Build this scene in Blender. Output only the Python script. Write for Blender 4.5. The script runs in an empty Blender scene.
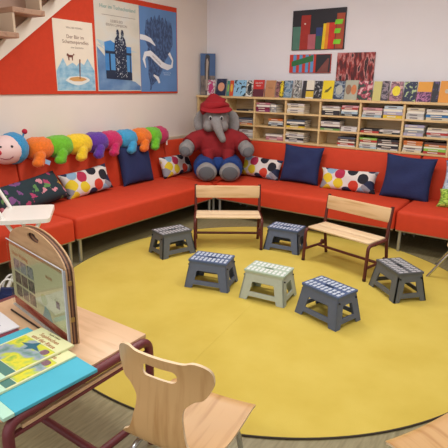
import bpy, bmesh, math, random
from mathutils import Vector, Matrix, noise
from mathutils.geometry import delaunay_2d_cdt
R = math.radians
PI = math.pi
random.seed(4)
scene = bpy.context.scene
C = scene.collection

# ------------------------------------------------------------------ camera
cam_data = bpy.data.cameras.new('camera')
cam_data.sensor_fit = 'HORIZONTAL'; cam_data.sensor_width = 36
cam_data.lens = 475.1 / 448 * 36
cam_data.clip_start = 0.02
cam = bpy.data.objects.new('camera', cam_data); C.objects.link(cam)
P_, RL, YW = 0.285717, 0.015565, -0.603999
F = Vector((math.sin(YW)*math.cos(P_), math.cos(YW)*math.cos(P_), -math.sin(P_)))
Rt = Vector((math.cos(YW), -math.sin(YW), 0)); U = Rt.cross(F)
R2 = math.cos(RL)*Rt + math.sin(RL)*U; U2 = -math.sin(RL)*Rt + math.cos(RL)*U
cam.matrix_world = Matrix(((R2.x, U2.x, -F.x, 0), (R2.y, U2.y, -F.y, 0), (R2.z, U2.z, -F.z, 1.5), (0, 0, 0, 1)))
scene.camera = cam

# ------------------------------------------------------------------ world, lamps, exposure
world = bpy.data.worlds.new('world'); scene.world = world; world.use_nodes = True
bg = world.node_tree.nodes['Background']
bg.inputs[0].default_value = (0.97, 0.97, 1.0, 1); bg.inputs[1].default_value = 1.25
scene.view_settings.view_transform = 'Standard'; scene.view_settings.look = 'None'
scene.view_settings.gamma = 1; scene.view_settings.exposure = -0.1
scene.view_settings.use_curve_mapping = False

def area(loc, sx, sy, power, col=(1, 0.965, 0.93), rot=(0, 0, 0)):
    l = bpy.data.lights.new('ceiling_lamp', 'AREA'); l.shape = 'RECTANGLE'; l.size = sx; l.size_y = sy
    l.energy = power; l.color = col
    o = bpy.data.objects.new('ceiling_lamp', l); o.location = loc; o.rotation_euler = rot; C.objects.link(o)
for lx_, ly_, pw in ((-2.5, 3.4, 37), (-0.8, 3.4, 29), (-2.4, 1.2, 21), (-0.4, 1.2, 25), (1.8, 2.4, 22), (-1.2, -1.0, 34)):
    area((lx_, ly_, 2.86), 1.3, 0.5, pw)

# ------------------------------------------------------------------ materials
def srgb(c):
    if isinstance(c, str):
        c = tuple(int(c[i:i+2], 16)/255 for i in (0, 2, 4))
    return tuple((x/12.92 if x <= 0.04045 else ((x+0.055)/1.055)**2.4) for x in c) + (1,)
MC = {}
def mat(col, rough=0.6, metal=0.0, var=0.0, scale=20, bump=0.0, bscale=80, sheen=0.0, stretch=(1, 1, 1), spec=0.5):
    key = (col, rough, metal, var, scale, bump, bscale, sheen, stretch, spec)
    if key in MC: return MC[key]
    m = bpy.data.materials.new('surface_' + str(len(MC))); m.use_nodes = True
    nt = m.node_tree; b = nt.nodes['Principled BSDF']
    c = srgb(col)
    b.inputs['Base Color'].default_value = c; b.inputs['Roughness'].default_value = rough
    b.inputs['Metallic'].default_value = metal; b.inputs['Specular IOR Level'].default_value = spec
    if sheen: b.inputs['Sheen Weight'].default_value = sheen
    if var or bump:
        tc = nt.nodes.new('ShaderNodeTexCoord'); mp = nt.nodes.new('ShaderNodeMapping')
        mp.inputs['Scale'].default_value = stretch
        nt.links.new(tc.outputs['Object'], mp.inputs[0])
    if var:
        n = nt.nodes.new('ShaderNodeTexNoise'); n.inputs['Scale'].default_value = scale; n.inputs['Detail'].default_value = 4
        r = nt.nodes.new('ShaderNodeValToRGB')
        r.color_ramp.elements[0].position = 0.3; r.color_ramp.elements[1].position = 0.7
        r.color_ramp.elements[0].color = tuple(x*(1-var) for x in c[:3]) + (1,)
        r.color_ramp.elements[1].color = tuple(min(1, x*(1+var*0.7)) for x in c[:3]) + (1,)
        nt.links.new(mp.outputs[0], n.inputs['Vector']); nt.links.new(n.outputs[0], r.inputs[0])
        nt.links.new(r.outputs[0], b.inputs['Base Color'])
    if bump:
        n2 = nt.nodes.new('ShaderNodeTexNoise'); n2.inputs['Scale'].default_value = bscale; n2.inputs['Detail'].default_value = 3
        bp = nt.nodes.new('ShaderNodeBump'); bp.inputs['Strength'].default_value = bump; bp.inputs['Distance'].default_value = 0.01
        nt.links.new(mp.outputs[0], n2.inputs['Vector']); nt.links.new(n2.outputs[0], bp.inputs['Height'])
        nt.links.new(bp.outputs[0], b.inputs['Normal'])
    MC[key] = m
    return m

def ramp_mat(name, stops, kind='noise', scale=8, stretch=(1, 1, 1), rough=0.6, interp='CONSTANT', detail=2, base=None, thresh=0.42, rnd=0.75, warp=0.0):
    """colour ramp driven by noise, or coloured dots on a base colour"""
    m = bpy.data.materials.new(name); m.use_nodes = True
    nt = m.node_tree; b = nt.nodes['Principled BSDF']; b.inputs['Roughness'].default_value = rough
    tc = nt.nodes.new('ShaderNodeTexCoord'); mp = nt.nodes.new('ShaderNodeMapping'); mp.inputs['Scale'].default_value = stretch
    nt.links.new(tc.outputs['Object'], mp.inputs[0])
    r = nt.nodes.new('ShaderNodeValToRGB'); r.color_ramp.interpolation = interp
    el = r.color_ramp.elements
    while len(el) < len(stops): el.new(0.5)
    for e, (p, c) in zip(el, stops): e.position = p; e.color = srgb(c)
    if kind == 'noise':
        n = nt.nodes.new('ShaderNodeTexNoise'); n.inputs['Scale'].default_value = scale; n.inputs['Detail'].default_value = detail
        nt.links.new(mp.outputs[0], n.inputs['Vector']); nt.links.new(n.outputs[0], r.inputs[0])
        nt.links.new(r.outputs[0], b.inputs['Base Color'])
    else:
        v = nt.nodes.new('ShaderNodeTexVoronoi'); v.inputs['Scale'].default_value = scale; v.inputs['Randomness'].default_value = rnd
        v.voronoi_dimensions = '2D'
        if warp:
            wn = nt.nodes.new('ShaderNodeTexNoise'); wn.inputs['Scale'].default_value = scale*1.7; wn.inputs['Detail'].default_value = 3
            nt.links.new(mp.outputs[0], wn.inputs['Vector'])
            vm = nt.nodes.new('ShaderNodeVectorMath'); vm.operation = 'MULTIPLY_ADD'; vm.inputs[1].default_value = (warp,)*3
            nt.links.new(wn.outputs['Color'], vm.inputs[0]); nt.links.new(mp.outputs[0], vm.inputs[2]); nt.links.new(vm.outputs[0], v.inputs['Vector'])
        else:
            nt.links.new(mp.outputs[0], v.inputs['Vector'])
        sp = nt.nodes.new('ShaderNodeSeparateColor'); nt.links.new(v.outputs['Color'], sp.inputs[0])
        nt.links.new(sp.outputs[0], r.inputs[0])
        lt = nt.nodes.new('ShaderNodeMath'); lt.operation = 'LESS_THAN'; lt.inputs[1].default_value = thresh
        nt.links.new(v.outputs['Distance'], lt.inputs[0])
        mx = nt.nodes.new('ShaderNodeMix'); mx.data_type = 'RGBA'
        mx.inputs[6].default_value = srgb(base)
        nt.links.new(lt.outputs[0], mx.inputs[0]); nt.links.new(r.outputs[0], mx.inputs[7])
        nt.links.new(mx.outputs[2], b.inputs['Base Color'])
    return m

def wood(col, dark, rough=0.45, axis=(1, 12, 12), scale=2.5):
    return ramp_mat('wood', [(0.3, dark), (0.5, col), (0.72, col)], 'noise', scale, axis, rough, 'LINEAR', 5)

# ------------------------------------------------------------------ object helpers
def link(name, me, m=None, parent=None, loc=(0, 0, 0), rot=(0, 0, 0)):
    o = bpy.data.objects.new(name, me); C.objects.link(o)
    if m is not None:
        for x in (m if isinstance(m, (list, tuple)) else [m]): me.materials.append(x)
    if parent is not None: o.parent = parent
    o.location = loc; o.rotation_euler = rot
    return o
def obj(name, bm, m=None, parent=None, loc=(0, 0, 0), rot=(0, 0, 0), smooth=False, angle=40):
    bmesh.ops.recalc_face_normals(bm, faces=bm.faces)
    me = bpy.data.meshes.new(name); bm.to_mesh(me); bm.free()
    if smooth:
        me.polygons.foreach_set('use_smooth', [True]*len(me.polygons))
        try: me.set_sharp_from_angle(angle=R(angle))
        except Exception: pass
    return link(name, me, m, parent, loc, rot)
def tag(o, label, cat, group=None, kind=None):
    o['label'] = label; o['category'] = cat
    if group: o['group'] = group
    if kind: o['kind'] = kind
    return o
def thing(name, label, cat, loc=(0, 0, 0), rz=0, group=None, rot=None):
    o = bpy.data.objects.new(name, None); C.objects.link(o); o.empty_display_size = 0.1
    o.location = loc; o.rotation_euler = rot if rot else (0, 0, rz)
    return tag(o, label, cat, group)
def copy_tree(o, loc, rz, label, group=None):
    r = o.copy(); C.objects.link(r); r.location = loc; r.rotation_euler = (0, 0, rz); r['label'] = label
    if group: r['group'] = group
    for ch in list(o.children):
        c = ch.copy(); C.objects.link(c); c.parent = r
        for g in list(ch.children):
            d = g.copy(); C.objects.link(d); d.parent = c
    return r
def struct(name, bm, m, smooth=False):
    o = obj(name, bm, m, smooth=smooth); o['kind'] = 'structure'; return o

def box(bm, x0, x1, y0, y1, z0, z1, bev=0.0, seg=2, M=None, mi=0):
    vs = [bm.verts.new(p) for p in ((x0,y0,z0),(x1,y0,z0),(x1,y1,z0),(x0,y1,z0),(x0,y0,z1),(x1,y0,z1),(x1,y1,z1),(x0,y1,z1))]
    if M is not None:
        for v in vs: v.co = M @ v.co
    fs = [bm.faces.new([vs[i] for i in f]) for f in ((0,3,2,1),(4,5,6,7),(0,1,5,4),(1,2,6,5),(2,3,7,6),(3,0,4,7))]
    for f in fs: f.material_index = mi
    if bev:
        es = list({e for f in fs for e in f.edges})
        bmesh.ops.bevel(bm, geom=es, offset=bev, segments=seg, affect='EDGES', profile=0.5)
    return bm
def BX(*a, **k): return box(bmesh.new(), *a, **k)
def tube(bm, pts, r, n=10, closed=False, flat=None):
    pts = [Vector(p) for p in pts]; rings = []
    up = Vector((0, 0, 1))
    N = len(pts); prev = None
    for i, p in enumerate(pts):
        a = pts[i-1] if i > 0 else (pts[-1] if closed else p); b = pts[i+1] if i < N-1 else (pts[0] if closed else p)
        t = (b-a).normalized()
        if prev is None:
            s = t.cross(up if abs(t.z) < 0.9 else Vector((1, 0, 0))).normalized()
        else:
            s = (prev - t*prev.dot(t)).normalized()
        prev = s; u = s.cross(t)
        rr = r[i] if isinstance(r, (list, tuple)) else r
        fa = flat or (1, 1)
        rings.append([bm.verts.new(p + s*math.cos(2*PI*k/n)*rr*fa[0] + u*math.sin(2*PI*k/n)*rr*fa[1]) for k in range(n)])
    rng = range(N if closed else N-1)
    for i in rng:
        A, B = rings[i], rings[(i+1) % N]
        for k in range(n): bm.faces.new((A[k], A[(k+1) % n], B[(k+1) % n], B[k]))
    if not closed:
        bm.faces.new(rings[0]); bm.faces.new(rings[-1])
    return bm
def TB(*a, **k): return tube(bmesh.new(), *a, **k)
def round_path(pts, rad, n=5):
    """polyline with its inner corners rounded"""
    pts = [Vector(p) for p in pts]; out = [pts[0]]
    for i in range(1, len(pts)-1):
        a, p, b = pts[i-1], pts[i], pts[i+1]
        d1 = (a-p); d2 = (b-p); q = min(rad, d1.length*0.49, d2.length*0.49)
        A = p + d1.normalized()*q; B = p + d2.normalized()*q
        for k in range(n+1):
            t = k/n; out.append((1-t)**2*A + 2*t*(1-t)*p + t*t*B)
    out.append(pts[-1]); return out
def ball(bm, c, r, seg=20, rings=12, M=None):
    r = r if isinstance(r, (tuple, list)) else (r, r, r)
    mtx = Matrix.Translation(c) @ (M or Matrix.Identity(4)) @ Matrix.Diagonal((*r, 1))
    bmesh.ops.create_uvsphere(bm, u_segments=seg, v_segments=rings, radius=1, matrix=mtx); return bm
def flat2d(outline, holes=()):
    """triangulated polygon with holes: returns 2D verts and faces"""
    def ccw(P):
        P = list(P); a = sum(P[i-1][0]*P[i][1]-P[i][0]*P[i-1][1] for i in range(len(P)))
        return P if a > 0 else P[::-1]
    outline = ccw(outline); holes = [ccw(h) for h in holes]
    pts = [Vector(p) for p in outline]; faces = [list(range(len(pts)))]
    for h in holes:
        n0 = len(pts); pts += [Vector(p) for p in h]; faces.append(list(range(n0, n0+len(h))))
    v, e, f, ov, oe, of = delaunay_2d_cdt(pts, [], faces, 1, 1e-6, True)
    keep = [ff for ff, o_ in zip(f, of) if 0 in o_ and len([q for q in o_ if q > 0]) == 0]
    return v, keep
def slab(bm, outline, thick, holes=(), fn=None, mi=0):
    """extruded 2D outline with holes; fn maps (u, v, w) -> 3D"""
    v, fs = flat2d(outline, holes)
    fn = fn or (lambda u, vv, w: (u, w, vv))
    A = [bm.verts.new(fn(p.x, p.y, 0)) for p in v]; B = [bm.verts.new(fn(p.x, p.y, thick)) for p in v]
    cnt = {}
    for f in fs:
        for i in range(len(f)):
            a, b = f[i], f[(i+1) % len(f)]; cnt[(a, b)] = cnt.get((a, b), 0) + 1
        bm.faces.new([A[i] for i in f]).material_index = mi
        bm.faces.new([B[i] for i in reversed(f)]).material_index = mi
    for (a, b) in cnt:
        if (b, a) not in cnt:
            bm.faces.new((A[b], A[a], B[a], B[b])).material_index = mi
    return bm
def rrect(x0, x1, y0, y1, r, n=4):
    o = []
    for cx, cy, a0 in ((x1-r, y0+r, -90), (x1-r, y1-r, 0), (x0+r, y1-r, 90), (x0+r, y0+r, 180)):
        for k in range(n+1):
            a = R(a0 + 90*k/n); o.append((cx+r*math.cos(a), cy+r*math.sin(a)))
    return o
def poly(name, pts, m, parent, depth, thick=0.001):
    """flat painted shape lying on a picture: local x right, z up, -y towards the room"""
    bm = slab(bmesh.new(), pts, thick, fn=lambda u, v, w: (u, -depth - w, v))
    return obj(name, bm, m, parent)
def text(name, s, size, m, parent, loc, rot=(R(90), 0, 0), align='CENTER', ext=0.0003, bold=0):
    cu = bpy.data.curves.new('t', 'FONT'); cu.body = s; cu.size = size; cu.align_x = align; cu.extrude = ext; cu.resolution_u = 2
    cu.offset = bold
    t = bpy.data.objects.new('t', cu); C.objects.link(t)
    dg = bpy.context.evaluated_depsgraph_get(); me = bpy.data.meshes.new_from_object(t.evaluated_get(dg))
    bpy.data.objects.remove(t); bpy.data.curves.remove(cu)
    return link(name, me, m, parent, loc, rot)
def blob(bm, voxel, smooth=4):
    """melt overlapping shapes into one continuous surface"""
    me = bpy.data.meshes.new('b'); bm.to_mesh(me); bm.free()
    o = bpy.data.objects.new('b', me); C.objects.link(o)
    m1 = o.modifiers.new('r', 'REMESH'); m1.mode = 'VOXEL'; m1.voxel_size = voxel
    m2 = o.modifiers.new('s', 'SMOOTH'); m2.iterations = smooth; m2.factor = 0.5
    dg = bpy.context.evaluated_depsgraph_get(); me2 = bpy.data.meshes.new_from_object(o.evaluated_get(dg))
    bpy.data.objects.remove(o)
    me2.polygons.foreach_set('use_smooth', [True]*len(me2.polygons))
    return me2
def fuzz(me, amp, freq):
    me.update()
    ns = [v.normal.copy() for v in me.vertices]
    for v, n in zip(me.vertices, ns):
        v.co += n*amp*(noise.noise(v.co*freq) + 0.5*noise.noise(v.co*freq*2.3))

# ------------------------------------------------------------------ shared materials
WL = mat('e4dad2', 0.85, var=0.02, scale=3, bump=0.05, bscale=120)
WB = mat('e6e4ea', 0.85, var=0.02, scale=3, bump=0.05, bscale=120)
CEIL = mat('efeeee', 0.9)
FELT = mat('c83c1e', 0.9, var=0.05, scale=30, bump=0.15, bscale=400)
SOFA = mat('c93a16', 0.75, var=0.05, scale=14, bump=0.08, bscale=300, sheen=0.0)
STEEL = mat('a9a9a3', 0.35, 0.6)
CHROME = mat('c4c6c8', 0.2, 0.9)
BEECH = wood('dcb98c', 'c39a68', 0.4, (1, 14, 14))
PALE = wood('e6cda8', 'd6b78c', 0.38, (1.5, 14, 14))
TABLETOP = wood('d8b48e', 'cba67e', 0.35, (2, 14, 14))
SHELFW = wood('dcc08c', 'cbaa72', 0.5, (2, 12, 12))
SHELFIN = wood('cdb48c', 'bfa276', 0.6, (2, 12, 12))
PLYOUT = wood('bf935c', 'a97b48', 0.38, (14, 14, 1.2))
MAROON = mat('5a231d', 0.42)
TABLERED = mat('6a2c32', 0.42)
WHITE = mat('eeeeea', 0.4)
NAVY = mat('1f2b58', 0.9, var=0.15, scale=5, bump=0.3, bscale=60)
PAPER = mat('e9e4d6', 0.8)
BLACK = mat('1b1b1f', 0.5)

# ------------------------------------------------------------------ setting
def floor_mat():
    m = ramp_mat('floor', [(0.3, '7a7050'), (0.5, '8a8160'), (0.7, '968d6c')], 'noise', 3.2, (22, 3, 1), 0.42, 'LINEAR', 6)
    return m
struct('floor', BX(-4.2, 4.0, -3.0, 5.6, -0.1, 0), floor_mat())
struct('wall_left', BX(-4.25, -4.1, -3.0, 5.47, 0, 2.9), WL)
struct('wall_back', BX(-4.25, 4.0, 5.47, 5.62, 0, 2.9), WB)
struct('wall_right', BX(4.0, 4.15, -3.0, 5.62, 0, 2.9), WB)
struct('ceiling', BX(-4.25, 4.15, -3.0, 5.62, 2.9, 3.0), CEIL)
struct('trim_1', BX(-4.1, -4.07, 2.0, 5.47, 0.80, 0.845, bev=0.004), mat('cdbfa8', 0.6))

# yellow round rug
def rug_mat():
    m = ramp_mat('rug', [(0.3, 'c6ae48'), (0.5, 'ccb550'), (0.7, 'd1bb58')], 'noise', 3, (1, 1, 1), 0.95, 'LINEAR', 6)
    nt = m.node_tree; b = nt.nodes['Principled BSDF']
    n2 = nt.nodes.new('ShaderNodeTexNoise'); n2.inputs['Scale'].default_value = 260
    bp = nt.nodes.new('ShaderNodeBump'); bp.inputs['Strength'].default_value = 0.35; bp.inputs['Distance'].default_value = 0.004
    tc = nt.nodes.new('ShaderNodeTexCoord'); nt.links.new(tc.outputs['Object'], n2.inputs['Vector'])
    nt.links.new(n2.outputs[0], bp.inputs['Height']); nt.links.new(bp.outputs[0], b.inputs['Normal'])
    return m
RUGM = rug_mat()
rug = thing('rug', 'large round yellow felt rug spread on the floor inside the red corner sofa', 'rug', (-1.64, 2.96, 0))
# two halves meet in a butted seam that runs through the circle
def half(sign):
    seam_a = Vector((-1.461+1.64, 1.878-2.96)); seam_d = Vector((-0.149, 1.0)).normalized()
    nrm = Vector((seam_d.y, -seam_d.x))
    P = [Vector((1.62*math.cos(2*PI*k/240), 1.62*math.sin(2*PI*k/240))) for k in range(240)]
    dist = lambda p: (p-seam_a).dot(nrm)*sign - 0.0004
    pts = []
    for k in range(240):
        p, n_ = P[k-1], P[k]; dp, dn = dist(p), dist(n_)
        if dp*dn < 0: pts.append(p + (n_-p)*(dp/(dp-dn)))
        if dn > 0: pts.append(n_)
    return [tuple(p) for p in pts]
for s in (1, -1):
    obj('rug_half', slab(bmesh.new(), half(s), 0.009, fn=lambda u, v, w: (u, v, w)), RUGM, rug)
obj('edge_binding', TB([(1.622*math.cos(2*PI*k/160), 1.622*math.sin(2*PI*k/160), 0.005) for k in range(160)], 0.005, 6, True), mat('3a2f22', 0.8), rug)

# ------------------------------------------------------------------ stair above the poster wall
st = thing('staircase', 'white stair stringer with brown steps rising across the red pinboard', 'stairs', (-4.0, 2.47, 1.70))
sl = (2.234-1.708)/(3.189-2.474)
bm = slab(bmesh.new(), [(-2.4, -2.4*sl), (1.62, 1.62*sl), (1.62, 1.62*sl+0.14), (-2.4, -2.4*sl+0.14)], 0.05, fn=lambda u, v, w: (-0.08+w, u, v))
obj('stringer', bm, mat('e4dccf', 0.6), st)
obj('side_panel', slab(bmesh.new(), [(-2.0, -2.0*sl+0.14), (1.2, 1.2*sl+0.14), (1.2, 1.15), (0.6, 1.15), (-2.0, -2.0*sl+0.85)], 0.03, fn=lambda u, v, w: (-0.08+w, u, v)), mat('a88a78', 0.7, var=0.1, scale=3), st)
TREAD = wood('a8836a', '8c6a56', 0.5); RIS = mat('c9b49c', 0.7)
for i in range(-9, 5):
    u = i*0.27; v = (u+0.31)*sl + 0.115
    if v + 1.7 > 2.80: continue
    obj('step', BX(-0.05, 0.16, u, u+0.31, v, v+0.045, bev=0.006), TREAD, st)
    obj('riser', BX(-0.05, 0.15, u+0.27, u+0.29, v+0.045, v+0.27*sl, bev=0), RIS, st)

# ------------------------------------------------------------------ pinboard and posters
board = BX(-4.099, -4.082, 1.2, 4.83, 1.385, 2.385, bev=0.003)
tag(obj('pinboard', board, FELT), 'wide red felt pinboard on the left wall holding three posters', 'pinboard')
def poster(label, y0, z0, w, h, m, rz=90, group=None, x=-4.081, tilt=0):
    t = thing('poster', label, 'poster', (x, y0, z0), group=group, rot=(0, R(tilt), R(rz)))
    obj('sheet', BX(0, w, -0.003, 0, 0, h), m, t)
    return t
def wash(a, b, c, sc=3): return ramp_mat('wash', [(0.32, a), (0.5, b), (0.68, c)], 'noise', sc, (1, 1, 1.6), 0.6, 'LINEAR', 3)
p1 = poster('cream poster of blue mountains, a goat and a small boat, leftmost on the red board', 3.02, 1.415, 0.475, 0.66, mat('e6dccb', 0.6, var=0.03, scale=6))
poly('mountains', [(0.005,0.005),(0.47,0.005),(0.47,0.20),(0.43,0.26),(0.39,0.315),(0.34,0.25),(0.29,0.28),(0.25,0.24),(0.2,0.27),(0.13,0.235),(0.09,0.31),(0.05,0.25),(0.005,0.19)], wash('6fa6c8', '8fbcd6', 'a9cbdc', 14), p1, 0.003)
poly('boat_hull', [(0.10+0.3*k/12, 0.10-0.045*math.sin(PI*k/12)) for k in range(13)] + [(0.40,0.115),(0.36,0.135),(0.26,0.145),(0.15,0.135)], mat('dfe3df', 0.6), p1, 0.0041)
poly('boat_deck', [(0.14,0.11),(0.2,0.093),(0.3,0.093),(0.365,0.11),(0.33,0.128),(0.25,0.138),(0.17,0.128)], mat('cc9b5e', 0.6), p1, 0.0052)
poly('mast', [(0.272,0.115),(0.282,0.115),(0.297,0.305),(0.283,0.305)], mat('7a3f30', 0.6), p1, 0.0063)
poly('goat', [(0.135,0.335),(0.15,0.325),(0.155,0.29),(0.165,0.29),(0.165,0.318),(0.195,0.318),(0.197,0.29),(0.207,0.29),(0.208,0.325),(0.222,0.345),(0.235,0.34),(0.222,0.357),(0.205,0.34),(0.165,0.342),(0.15,0.355),(0.14,0.352)], mat('6e3d33', 0.6), p1, 0.0041)
GR = mat('8d7f78', 0.7); BR = mat('7c5a4c', 0.7)
text('author_line', 'WALTER MOERSLI', 0.024, GR, p1, (0.25, -0.0041, 0.585))
text('title', 'Der Bär im\nSchattenparadies', 0.047, BR, p1, (0.255, -0.0041, 0.495))
text('subtitle', 'eine Geschichte', 0.024, GR, p1, (0.27, -0.0041, 0.405))
p2 = poster('pale grey-blue poster of two dark figures at a railing, between the two other posters', 3.53, 1.412, 0.64, 0.92, wash('c9c7bb', 'd3cfc3', 'cdd2cf'))
poly('wave', [(0.01,0.01),(0.635,0.01),(0.635,0.05),(0.55,0.10),(0.45,0.12),(0.36,0.16),(0.22,0.24),(0.1,0.37),(0.01,0.45)], wash('4f76a6', '6085b2', '7a9cc0', 4), p2, 0.003)
poly('wash_band', [(0.01,0.47),(0.18,0.45),(0.38,0.41),(0.6,0.42),(0.6,0.36),(0.3,0.38),(0.12,0.42),(0.01,0.52)], wash('9fb7c6', 'a8bfcc', 'b8c9d0', 4), p2, 0.003)
poly('sea', [(0.115,0.18),(0.5,0.16),(0.5,0.47),(0.32,0.47),(0.2,0.52),(0.115,0.5)], mat('3f83c4', 0.6, var=0.15, scale=12), p2, 0.0041)
RAIL = mat('1d2c46', 0.6)
poly('railing', [(0.12,0.13),(0.5,0.115),(0.5,0.2),(0.485,0.2),(0.485,0.38),(0.5,0.38),(0.5,0.405),(0.12,0.415),(0.12,0.385),(0.17,0.385),(0.17,0.215),(0.12,0.215)], RAIL, p2, 0.0052)
poly('sea_gap', [(0.19,0.22),(0.47,0.205),(0.47,0.38),(0.19,0.385)], mat('4f8fca', 0.6), p2, 0.0063)
COAT = ramp_mat('coat', [(0, '1d2a44'), (0.56, '23324e'), (0.62, 'b9c0c8')], 'noise', 60, (1, 1, 1), 0.6)
poly('figure', [(0.255,0.15),(0.335,0.15),(0.34,0.5),(0.325,0.56),(0.32,0.575),(0.327,0.60),(0.315,0.635),(0.293,0.635),(0.283,0.60),(0.292,0.57),(0.262,0.54),(0.25,0.45),(0.255,0.3)], COAT, p2, 0.0074)
poly('figure', [(0.335,0.14),(0.43,0.14),(0.42,0.3),(0.425,0.47),(0.408,0.54),(0.385,0.57),(0.393,0.60),(0.382,0.635),(0.36,0.635),(0.35,0.6),(0.358,0.57),(0.34,0.55)], COAT, p2, 0.0085)
text('title', 'Hier im Tschechenland', 0.055, mat('5f9a98', 0.7), p2, (0.33, -0.0041, 0.83))
text('author_line', 'LIEBESLEID\nBRIAN CAMERON', 0.038, GR, p2, (0.30, -0.0041, 0.70))
poly('rule', [(0.10,0.765),(0.58,0.765),(0.58,0.769),(0.10,0.769)], GR, p2, 0.0041)
p3 = poster('blue poster of a dark feathery tree and white ribbon, rightmost on the red board', 4.175, 1.405, 0.64, 0.925, mat('5f88be', 0.6, var=0.08, scale=4))
TREE = ramp_mat('feather', [(0, '26355a'), (0.45, '35496f'), (0.6, '4d6c9c'), (0.7, '2a3a5c')], 'noise', 26, (1.6, 1, 0.7), 0.6, 'LINEAR')
rr = random.Random(3)
up = [(0.09,0.56),(0.08,0.66)]
for k in range(14):
    x = 0.09 + k*0.033; up += [(x, 0.70+0.06*(k % 2)+0.1*math.sin(PI*k/13)), (x+0.016, 0.83+0.04*rr.random()-0.05*abs(k-7)/7)]
up += [(0.56,0.7),(0.56,0.55),(0.50,0.44),(0.42,0.36),(0.36,0.24),(0.28,0.14),(0.18,0.07),(0.165,0.02),(0.145,0.02),(0.15,0.1),(0.12,0.2),(0.13,0.3),(0.10,0.42),(0.13,0.5)]
poly('tree', up, TREE, p3, 0.003)
RIB = mat('dfe2e8', 0.6)
def ribbon(c, wd):
    L, Rr = [], []
    for i, p in enumerate(c):
        a = Vector(c[max(0, i-1)]); b = Vector(c[min(len(c)-1, i+1)]); t = (b-a).normalized(); n = Vector((-t.y, t.x)); w = wd[i]
        L.append(tuple(Vector(p)+n*w)); Rr.append(tuple(Vector(p)-n*w))
    return L + Rr[::-1]
poly('ribbon', ribbon([(0.0,0.60),(0.08,0.595),(0.17,0.575),(0.25,0.52)], [0.028,0.028,0.025,0.006]), RIB, p3, 0.0041)
poly('ribbon', ribbon([(0.08,0.27),(0.05,0.36),(0.08,0.42),(0.16,0.43),(0.26,0.37),(0.36,0.31),(0.46,0.285),(0.54,0.30),(0.555,0.37),(0.49,0.45)], [0.006,0.02,0.028,0.034,0.036,0.036,0.034,0.02,0.012,0.022]), RIB, p3, 0.0052)
poly('ribbon', ribbon([(0.21,0.19),(0.28,0.155),(0.31,0.10)], [0.01,0.022,0.014]), RIB, p3, 0.0041)
text('ribbon_text', 'GESCHICHTEN', 0.026, GR, p3, (0.26, -0.0066, 0.355), rot=(R(90), R(32), 0))
text('fine_print', 'Geschichten aus\ndem Norden', 0.022, mat('b5cbe4', 0.6), p3, (0.45, -0.0041, 0.215))

# ------------------------------------------------------------------ paintings on the back wall
def canvas(label, x0, z0, w, h, m, y=5.469, th=0.02):
    t = thing('painting', label, 'painting', (x0, y, z0))
    obj('canvas', BX(0, w, -th, 0, 0, h, bev=0.002), m, t); return t
def shapes(t, lst, th=0.02):
    for i, (nm, pts, c) in enumerate(lst):
        poly(nm, pts, c if not isinstance(c, str) else mat(c, 0.6, var=0.12, scale=14), t, th + 0.0002 + 0.0002*i, 0.0008)
a1 = canvas('dark painting of coloured towers with green patches, the largest on the back wall', -2.815, 1.905, 0.655, 0.437, mat('23232d', 0.6))
def q(x0, x1, y0, y1, sk=0.0): return [(x0, y0), (x1, y0), (x1+sk, y1), (x0+sk, y1)]
shapes(a1, [('teal_tower', q(0.01,0.115,0.005,0.26), '4f7c6e'), ('red_tower', q(0.105,0.225,0.005,0.38,0.01), 'a32c24'), ('pink_tower', q(0.21,0.305,0.005,0.17), 'b2606c'),
  ('green_tower', q(0.31,0.385,0.005,0.24), '2c5a48'), ('blue_roof', q(0.31,0.385,0.15,0.24), '2d3f7c'),
  ('yellow_tower', q(0.385,0.42,0.005,0.28,0.012), 'e8c81e'), ('amber_tower', q(0.42,0.46,0.005,0.285,0.012), 'e38a20'), ('scarlet_tower', q(0.46,0.54,0.005,0.285,0.008), 'cf3324'),
  ('brown_tower', q(0.55,0.645,0.005,0.38,0.004), 'a8492c'), ('green_patch', q(0.53,0.62,0.265,0.315,0.01), '7ed02c'), ('green_patch', q(0.53,0.60,0.17,0.22,0.01), '7ed02c'), ('green_patch', q(0.525,0.61,0.055,0.105,0.01), '7ed02c'),
  ('window_dot', rrect(0.155,0.175,0.28,0.295,0.006), 'e7ded2')])
a2 = canvas('striped red and blue painting with a green band, under the tower painting', -2.83, 1.648, 0.53, 0.208, mat('c5382c', 0.6))
shapes(a2, [('blue_stripe', q(x, x+0.04, 0.004, 0.204), '5d93c8') for x in (0.05, 0.13, 0.21, 0.275)] +
  [('green_band', [(0.03,0.07),(0.03,0.13),(0.31,0.2),(0.31,0.13)], '2f7040'), ('dark_field', q(0.345,0.527,0.004,0.204), '2a2a33'), ('brown_wedge', [(0.36,0.004),(0.50,0.004),(0.51,0.16),(0.49,0.16)], '7a4440')])
a3 = canvas('dark painting flecked with red and pink drips, half hidden by the standing books', -2.225, 1.56, 0.435, 0.305,
  ramp_mat('drips', [(0.0, '2c1a1e'), (0.42, '5a1f24'), (0.5, '9c3230'), (0.58, 'c98a88'), (0.63, '3a1d22')], 'noise', 16, (1.5, 1, 0.5), 0.6, 'LINEAR', 4))
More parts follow.
